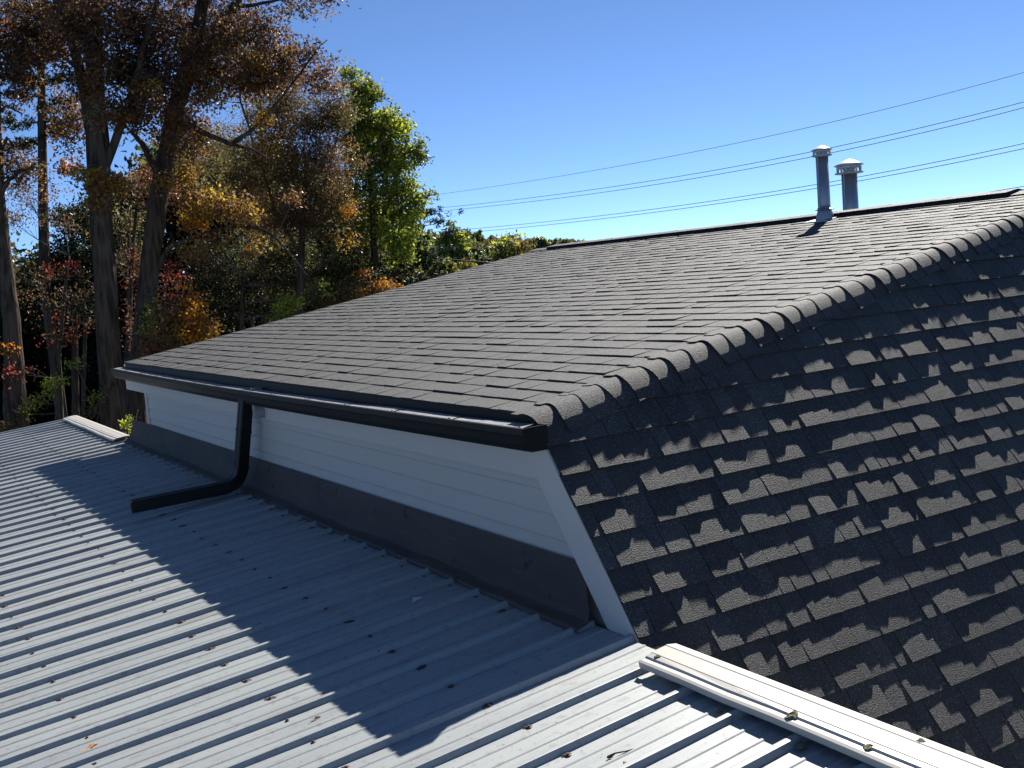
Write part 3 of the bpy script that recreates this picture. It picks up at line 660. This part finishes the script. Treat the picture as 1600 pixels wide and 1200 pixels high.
# rough trunk at the left edge
tree('oak_tree', 'oak with rough bark leaning at the left edge of the picture', 'tree', 15.2,
     [(32, 710, 17), (24, 600, 15), (18, 500, 13), (10, 430, 13), (3, 360, 10), (-2, 300, 8), (-5, 200, 7), (-8, 60, 6), (-14, -120, 4)],
     [[(-2, 310, 5), (15, 280, 3), (40, 262, 2), (60, 262, 1)], [(-4, 240, 4), (12, 215, 2.5), (22, 228, 1.5)], [(-6, 180, 3), (10, 165, 2), (35, 178, 1.2)]],
     [(25, 262, 40, 22, 0, 36, 'brown+rust'), (-30, 200, 40, 60, 0, 40, 'brown'), (15, 235, 25, 16, .2, 16, 'brown'), (-20, 60, 50, 80, 0, 60, 'brown'), (20, 165, 22, 20, 0, 7, 'brown'), (5, 545, 18, 7, -.2, 7, 'orange', .2), (8, 590, 14, 14, -.2, 6, 'red', .2)],
     leaf=.07, per=12, clr=.15, group='large oaks behind the metal roof')
# pine with a thin straight stem
def pine(name, label, d, trunk, tiers, n=26, spread=1.0, group=None):
    d *= 1.28; sc = d/F_PX; tp = [at(p[0], p[1], d) for p in trunk]; tr = [p[2]*sc for p in trunk]
    foot = np.array([tp[0][0], tp[0][1], GROUND-.1]); tp = [foot]+tp; tr = [tr[0]*1.15]+tr
    root = thing(name, foot, label, 'tree', group); b = MB(); tube(b, tp, tr, 9)
    cen, col = [], []; tb = b
    for (px, py, L, nb, droop) in tiers:
        c0 = at(px, py, d)
        for q in range(nb):
            a = RNG.uniform(0, 2*math.pi) if nb > 2 else (0 if L > 0 else math.pi)
            ln = abs(L)*sc*RNG.uniform(.7, 1.1)
            dirv = np.array([math.cos(a), math.sin(a), 0]) if nb > 2 else RT*np.sign(L)
            end = c0 + dirv*ln + np.array([0, 0, droop*ln]) + RNG.normal(size=3)*.05
            br = arc(c0, (c0+end)/2 + np.array([0, 0, -.12*ln]), end, 8); tube(tb, br, list(np.linspace(.022, .006, 8)), 5)
            for j in range(n):
                t = RNG.uniform(.25, 1.05); k = br[min(7, int(t*7))]; s_ = RNG.normal(size=3)*np.array([1, 1, .4])*.16*ln*spread
                pos = k + s_
                if RNG.random() < .5: tube(tb, [k, pos], [.005, .002], 3)
                col0 = np.array(PAL['pine'][RNG.integers(3)])
                m = 26; dd = RNG.normal(size=(m, 3)); dd /= np.linalg.norm(dd, axis=1)[:, None]
                cen.append(pos + dd*RNG.uniform(.02, .12, size=(m, 1))); col.append(np.tile(col0, (m, 1))*RNG.uniform(.7, 1.3, size=(m, 1)))
    b.build('trunk', BARK, root)
    link('crown', leaf_mesh('crown', np.concatenate(cen), .3, .115, np.concatenate(col), .14), root); return root
pine('pine_tree', 'slender dark pine with a straight stem and flat needle boughs, left of the big oak', 20,
     [(70, 440, 8.5), (67, 300, 7.5), (65, 150, 6), (63, 0, 5), (61, -160, 3.5)],
     [(66, 190, -70, 1, .05), (66, 196, 55, 1, .25), (65, 165, 62, 1, .3), (65, 150, -50, 1, .1), (65, 128, 60, 3, .25), (64, 120, -62, 1, .15), (64, 92, 60, 5, .15), (64, 70, -70, 1, .1), (63, 50, 60, 5, .1), (62, 15, 65, 6, .1), (62, -30, 60, 6, .1), (61, -80, 50, 6, .1), (61, -130, 35, 6, .2), (66, 215, -50, 1, -.1), (66, 205, 42, 1, -.1)])
# mid storey, from left to right
tree('maple_tree', 'small maple with thin red and dark leaves between the two big oak trunks', 'tree', 18.3, [(196, 620, 4.5), (202, 480, 4), (208, 380, 3), (216, 300, 2)],
     [[(203, 460, 2), (225, 420, 1.5), (245, 400, 1)], [(205, 420, 2), (190, 380, 1.5), (186, 340, 1)]],
     [(225, 300, 45, 40, 0, 36, 'brown+rust'), (232, 280, 22, 18, -.3, 16, 'red+rust'), (285, 305, 28, 26, -.8, 22, 'red+rust', .3), (200, 400, 45, 60, 0, 34, 'brown+dark'), (215, 410, 30, 45, -.6, 5, 'red', .3), (195, 470, 25, 40, -.6, 4, 'red', .3), (270, 440, 45, 35, -.4, 22, 'red+brown', .4), (290, 420, 25, 30, -.6, 6, 'red', .3), (220, 520, 30, 50, -.3, 22, 'brown+red'), (210, 590, 22, 30, 0, 14, 'brown+dark')], leaf=.065, per=10, clr=.17)
tree('maple_tree', 'low red leaved maple in front of the dark wood, left of the straight oak trunk', 'tree', 17.4, [(96, 660, 4), (92, 560, 3), (100, 470, 2.5), (108, 400, 2)], [[(94, 540, 2), (120, 500, 1.5), (140, 480, 1)]],
     [(105, 480, 55, 60, 0, 42, 'brown+dark'), (95, 530, 34, 12, -.4, 5, 'red+orange', .3), (120, 510, 30, 30, -.5, 4, 'red', .3), (80, 425, 40, 12, -.4, 5, 'red', .3), (115, 420, 14, 10, -.5, 5, 'red', .2), (40, 580, 20, 10, -.4, 4, 'red', .2), (60, 440, 45, 30, 0, 22, 'dark+brown'), (20, 345, 50, 40, .4, 20, 'brown+rust'), (100, 340, 35, 30, .4, 24, 'dark+brown'), (40, 295, 60, 25, .4, 40, 'brown+rust')], leaf=.062, per=9, clr=.16)
tree('evergreen_tree', 'dark evergreen filling the gap beside the straight oak trunk', 'tree', 21, [(118, 640, 6), (116, 440, 4), (112, 330, 2)], [],
     [(115, 345, 32, 28, 0, 50, 'dark+pine'), (110, 400, 48, 36, 0, 90, 'dark+pine'), (90, 465, 75, 50, 0, 120, 'dark'), (190, 370, 40, 60, .5, 90, 'dark+olive'), (50, 440, 45, 30, 0, 60, 'dark')], leaf=.09, per=14, clr=.2)
tree('beech_tree', 'fine leaved rusty tree rising between the oaks and the green tree', 'tree', 19, [(470, 620, 7), (468, 480, 6), (472, 360, 5), (480, 250, 3)],
     [[(470, 400, 3), (430, 330, 2.5), (410, 260, 1.5)], [(472, 360, 3), (510, 280, 2.5), (530, 200, 1.5)], [(470, 440, 2.5), (520, 400, 2), (560, 370, 1.2)]],
     [(480, 190, 50, 40, 0, 130, 'rust+olive'), (520, 180, 38, 34, 0, 90, 'rust+olive'), (430, 200, 55, 45, .2, 130, 'rust+olive'), (440, 150, 45, 30, .2, 80, 'rust+olive'), (400, 330, 50, 40, .3, 80, 'olive+rust'), (340, 230, 40, 45, .4, 60, 'rust+olive'), (500, 250, 60, 50, -.2, 190, 'rust+brown'), (440, 270, 60, 50, 0, 170, 'olive+rust'),
      (400, 240, 45, 45, .3, 90, 'olive+rust'), (510, 320, 55, 45, -.2, 150, 'rust+olive+brown'), (450, 340, 55, 40, -.1, 120, 'rust+brown'), (380, 290, 45, 40, .2, 80, 'rust+olive'),
      (470, 125, 34, 22, 0, 30, 'brown+rust'), (525, 135, 16, 14, 0, 12, 'brown+rust'), (468, 250, 45, 35, -.7, 7, 'gold+ygreen+rust', .5), (520, 370, 40, 20, -.6, 9, 'gold+orange', .3), (545, 325, 15, 14, -.5, 8, 'gold+orange', .2), (400, 330, 30, 22, -.5, 10, 'gold', .3)], leaf=.052, per=17, clr=.17)
tree('gum_tree', 'bright yellow green tree standing tallest at the right end of the wood', 'tree', 21, [(590, 600, 8), (588, 450, 7), (582, 330, 5.5), (575, 230, 4), (560, 140, 2)],
     [[(585, 380, 3.5), (610, 310, 3), (632, 240, 2), (640, 215, 1)], [(583, 350, 3), (625, 330, 2.2), (655, 305, 1.2)], [(578, 260, 3), (600, 200, 2), (612, 160, 1)], [(588, 420, 3), (615, 395, 2), (630, 380, 1)]],
     [(550, 125, 15, 20, 0, 22, 'green+ygreen', .4), (572, 140, 18, 14, 0, 20, 'green+ygreen', .4), (588, 145, 11, 12, 0, 11, 'green', .3), (560, 160, 26, 24, 0, 38, 'green+ygreen'), (585, 195, 34, 28, 0, 62, 'ygreen+green'), (615, 185, 20, 20, 0, 26, 'ygreen+green', .5), (628, 205, 16, 20, 0, 22, 'ygreen', .4),
      (560, 210, 28, 34, .2, 46, 'green'), (610, 230, 34, 24, 0, 52, 'ygreen+green'), (590, 260, 40, 28, 0, 62, 'green+ygreen'), (625, 262, 24, 22, 0, 32, 'ygreen', .5), (650, 232, 15, 18, 0, 18, 'ygreen+green', .3), (660, 248, 8, 8, 0, 5, 'green', .2),
      (600, 300, 42, 28, -.2, 64, 'ygreen+green'), (635, 296, 20, 16, 0, 22, 'ygreen', .4), (652, 312, 20, 14, 0, 18, 'ygreen+green', .3), (671, 304, 6, 5, 0, 3, 'green', .1), (575, 345, 45, 34, .2, 70, 'green'), (630, 330, 28, 12, 0, 24, 'green+ygreen', .4),
      (545, 185, 24, 34, -.5, 40, 'green+ygreen'), (555, 250, 30, 40, -.5, 55, 'green+ygreen'), (548, 320, 30, 36, -.4, 45, 'green'), (640, 345, 18, 14, -.3, 16, 'ygreen', .3),
      (618, 372, 20, 16, -.8, 26, 'ygreen', .3), (625, 395, 22, 16, -.8, 26, 'ygreen', .3), (600, 358, 14, 12, -.8, 10, 'ygreen', .3), (560, 400, 40, 30, .3, 46, 'olive+green'), (648, 365, 16, 9, -.6, 7, 'ygreen', .2)], leaf=.10, per=11, clr=.15)
pine('hemlock_tree', 'dark hemlock with level boughs reaching right of the yellow green tree', 25, [(612, 620, 7), (612, 450, 6), (612, 350, 4), (612, 300, 2)],
     [(612, 335, 80, 1, .12), (612, 340, 65, 1, .2), (612, 352, 85, 1, 0.08), (612, 372, 60, 1, -.1), (612, 400, 110, 1, .10), (612, 410, 95, 1, .0), (612, 425, 110, 1, -.05), (612, 445, 90, 1, -.1), (612, 400, 70, 6, 0), (612, 440, 80, 6, -.05), (612, 470, 80, 6, -.05)], 34, .8)
tree('silver_tree', 'pale grey green bare looking tree showing through the gap between the oaks', 'tree', 27, [(415, 600, 7), (412, 400, 6), (410, 250, 4), (405, 120, 2)],
     [[(411, 300, 3), (390, 200, 2), (375, 110, 1)], [(411, 280, 3), (440, 200, 2), (450, 150, 1)]],
     [(375, 90, 32, 40, 0, 75, 'silver'), (400, 160, 40, 50, 0, 80, 'silver+olive'), (430, 180, 34, 40, 0, 36, 'silver'), (360, 230, 60, 50, 0, 110, 'silver+olive+green'), (330, 260, 45, 40, 0, 70, 'silver+green'), (420, 250, 40, 30, 0, 40, 'silver+olive')], leaf=.05, per=15, clr=.25, twigs=.012)
tree('cedar_tree', 'dark cedar behind the middle of the shingle roof edge', 'tree', 20, [(377, 640, 4), (378, 500, 3.5), (380, 420, 2.5)], [],
     [(400, 430, 80, 60, .6, 190, 'dark+olive'), (470, 430, 60, 50, .4, 150, 'olive+dark'), (530, 420, 50, 40, .3, 120, 'olive+dark+green'), (360, 480, 60, 40, .6, 110, 'dark'), (440, 390, 60, 40, .5, 130, 'dark+olive'), (540, 460, 45, 25, 0, 60, 'olive+rust'), (500, 480, 50, 26, .4, 80, 'dark+olive'), (580, 440, 30, 30, .2, 40, 'olive+dark'), (330, 420, 50, 50, .8, 110, 'dark')], leaf=.06, per=16, clr=.2, twigs=.012)
def shrub(name, label, d, px, py, blobs, leaf=.07, per=11, clr=.13):
    return tree(name, label, 'shrub', d, [(px, py, 2.4), (px+4, py-30, 1.6), (px+8, py-60, 1)], [], blobs, leaf=leaf, per=per, clr=clr)
shrub('oak_sapling', 'golden orange sapling glowing behind the far corner of the shingle roof', 15.4, 290, 590, [(305, 505, 26, 30, 0, 60, 'gold+orange', .4), (318, 520, 20, 20, -.1, 36, 'gold+orange', .3), (300, 475, 14, 22, 0, 20, 'orange+rust', .3), (270, 500, 28, 20, 0, 24, 'gold+rust', .4), (275, 530, 32, 20, 0, 34, 'rust+gold', .4), (245, 545, 22, 20, 0, 20, 'rust+gold+red', .4), (238, 500, 12, 30, 0, 14, 'gold+ygreen', .2)])
shrub('maple_sapling', 'dark red sapling leaning out behind the golden one', 15.9, 262, 590, [(265, 475, 32, 16, 0, 24, 'red+rust', .3), (285, 490, 22, 12, 0, 14, 'red+rust', .3), (255, 555, 20, 16, 0, 14, 'rust+red', .3)], .06)
shrub('green_bush', 'yellow green bush lit against the dark wood above the roof edge', 18, 440, 560, [(445, 480, 15, 16, 0, 26, 'ygreen', .3), (438, 500, 18, 12, 0, 24, 'ygreen+green', .3), (458, 470, 10, 12, 0, 10, 'ygreen', .2), (500, 455, 18, 14, .2, 12, 'ygreen+olive', .3)])
shrub('orange_bush', 'low orange brown bush peeping over the far roof edge', 19, 590, 520, [(590, 452, 28, 9, 0, 34, 'orange+rust', .4), (605, 446, 18, 7, 0, 12, 'orange+rust', .3), (565, 425, 14, 14, 0, 6, 'orange+rust', .3)], .06)
shrub('weedy_shrub', 'straggly yellow green shrub above the far end of the metal roof', 15, 82, 690, [(85, 597, 22, 7, 0, 12, 'ygreen', .15), (60, 628, 30, 14, 0, 12, 'ygreen+olive', .2), (70, 612, 18, 10, 0, 6, 'ygreen', .2), (40, 645, 20, 14, 0, 10, 'olive+ygreen', .3), (15, 665, 20, 10, 0, 12, 'olive+rust', .3)], .055, 9, .09)
shrub('weedy_shrub', 'straggly olive shrub just left of the straight oak trunk base', 15.1, 148, 690, [(150, 618, 14, 14, 0, 10, 'ygreen+olive', .15), (140, 640, 22, 14, 0, 12, 'olive', .2), (120, 570, 16, 14, 0, 8, 'olive+ygreen', .2)], .05, 9, .09)
shrub('weedy_shrub', 'small bright green sprig at the far corner where the metal roof meets the white wall', 13.9, 207, 700, [(196, 662, 7, 12, 0, 7, 'ygreen', .1), (206, 676, 9, 6, 0, 7, 'ygreen', .1), (203, 655, 8, 10, 0, 3, 'silver+ygreen', .1)], .045, 7, .06)
# far-off wood closing the view behind the trunks
cen, col = [], []
for i in range(10000):
    px = RNG.uniform(-500, 640); d = RNG.uniform(35, 46)
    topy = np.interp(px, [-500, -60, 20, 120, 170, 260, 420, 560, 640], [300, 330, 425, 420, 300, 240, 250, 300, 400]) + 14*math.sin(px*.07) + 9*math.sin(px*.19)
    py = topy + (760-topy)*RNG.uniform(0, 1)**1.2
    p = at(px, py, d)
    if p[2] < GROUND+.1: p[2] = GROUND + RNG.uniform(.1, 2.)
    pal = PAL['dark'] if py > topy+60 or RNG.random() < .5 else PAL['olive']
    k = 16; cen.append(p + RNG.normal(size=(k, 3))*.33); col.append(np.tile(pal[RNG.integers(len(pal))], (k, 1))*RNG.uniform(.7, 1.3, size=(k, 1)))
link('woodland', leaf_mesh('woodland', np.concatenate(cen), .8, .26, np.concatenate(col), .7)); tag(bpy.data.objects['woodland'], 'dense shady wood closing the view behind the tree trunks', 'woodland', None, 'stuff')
for (px, d, r, lab) in ((130, 23, 3.4, 'thin dark stem left of the straight oak'), (200, 19.5, 3.2, 'thin pale stem between the two oak trunks'), (392, 22.5, 3.0, 'slim grey stem standing in the dark behind the roof edge'), (8, 19, 4.2, 'crooked grey stem behind the leftmost trunk'), (560, 24, 3.5, 'slim stem under the yellow green tree')):
    tree('young_tree', lab, 'tree', d, [(px, 640, r), (px+3, 520, r*.9), (px-2, 420, r*.7), (px+4, 330, r*.4)], [[(px+2, 500, 1.3), (px+22, 470, .9), (px+45, 462, .6)], [(px, 440, 1.2), (px-18, 405, .9), (px-30, 400, .5)]],
         [(px+25, 465, 26, 14, 0, 7, 'brown'), (px-15, 410, 24, 14, 0, 7, 'brown+olive'), (px, 345, 26, 26, 0, 14, 'brown+olive')], leaf=.06, per=8)
cen, col = [], []
for i in range(5200):
    px = RNG.uniform(1000, 2300); d = RNG.uniform(110, 190); h = 4.3 + .6*math.sin(px*.05) + .5*math.sin(px*.013+d*.1)
    p = at(px, 400, d); p[2] = GROUND + h*RNG.uniform(.05, 1)**.6
    pal = PAL[('olive', 'dark', 'green', 'rust')[int(RNG.integers(4))]]
    cen.append(p + np.clip(RNG.normal(size=(10, 3))*.7, -1.2, 1.0)); col.append(np.tile(pal[RNG.integers(len(pal))], (10, 1))*RNG.uniform(.6, 1.1, size=(10, 1)))
link('far_woodland', leaf_mesh('far_woodland', np.concatenate(cen), .8, .6, np.concatenate(col), .7)); tag(bpy.data.objects['far_woodland'], 'low far wood beyond the house', 'woodland', None, 'stuff')
# distant trees on the hill; silver mixed into their leaf colours stands in for haze
def far_tree(name, label, px, top, d, wpx, pal, nclu=110, leaf=.5, group='trees on the far hillside'):
    global GROUND
    sc = d/F_PX; a = wpx/2; r = a
    bl = [(px, top+r*.95, r*.8, r*.9, 0, nclu, pal)] + [(px+RNG.uniform(-1, 1)*r*.6, top+r*RNG.uniform(.6, 1.7), r*.5, r*.5, RNG.uniform(-1, 1)*r*sc*.5, nclu//4, pal) for _ in range(5)]
    p = at(px, top+r*2, d); gz = hill_z(p[0], p[1]) if d > 60 else GROUND
    g0 = GROUND; GROUND = min(gz, p[2]-.5)
    t = tree(name, label, 'tree', d, [(px, top+r*2.2, r*.07), (px, top+r, r*.05)], [], bl, leaf=leaf*1.5, per=14, clr=wpx*sc*.10, twigs=0, group=group); GROUND = g0; return t

for args in [('broad_tree', 'round green tree, first on the far hill beside the hemlock boughs', 705, 357, 120, 74, 'green+silver+ygreen', 260, .42),
             ('broad_tree', 'airy grey green tree rising above the hill skyline', 725, 360, 210, 34, 'olive+silver', 90, .5),
             ('broad_tree', 'second airy tree top on the skyline, touching the lowest wires', 745, 362, 215, 26, 'olive+green', 80, .5),
             ('maple_tree', 'brownish gold tree standing closest behind the roof edge', 800, 367, 95, 92, 'olive+gold+silver+ygreen', 420, .26),
             ('maple_tree', 'yellow topped low tree just above the roof edge under the thick cable', 725, 408, 80, 66, 'gold+olive+green', 200, .24),
             ('broad_tree', 'olive tree in front of the hill between the two golden trees', 735, 372, 130, 62, 'olive+silver+green', 200, .4),
             ('broad_tree', 'grey brown tree right of the olive one on the hill', 765, 376, 140, 44, 'olive+rust', 140, .42),
             ('broad_tree', 'dark green tree low behind the hemlock boughs', 668, 385, 90, 66, 'green+silver+olive', 240, .3),
             ('broad_tree', 'grey green tree behind the hemlock boughs', 655, 362, 130, 60, 'green+silver+olive', 200, .4),
             ('broad_tree', 'dark bushy tree low over the roof edge', 690, 405, 70, 60, 'green+olive', 220, .26)]:
    far_tree(*args)
lab_far = ['small round tree top on the far skyline', 'pointed tree top on the far skyline', 'low rusty tree top on the far skyline']
xs_ = [640, 660, 678, 742, 760, 768, 781, 792, 806, 822, 838, 846, 858, 868, 880, 889, 900, 912, 926, 940, 955, 600, 620]
for i, px in enumerate(xs_):
    top = np.interp(px, [600, 700, 760, 850, 900, 960], [362, 366, 371, 372, 375, 386]) + RNG.uniform(-3, 3)
    far_tree('broad_tree', 'small tree top on the far skyline of the hill', px, top, 330+RNG.uniform(-30, 30), RNG.uniform(20, 32), ['olive+silver', 'green+silver', 'olive+rust+silver', 'silver+olive+ygreen'][i % 4], 60, .8, 'small tree tops on the far skyline')
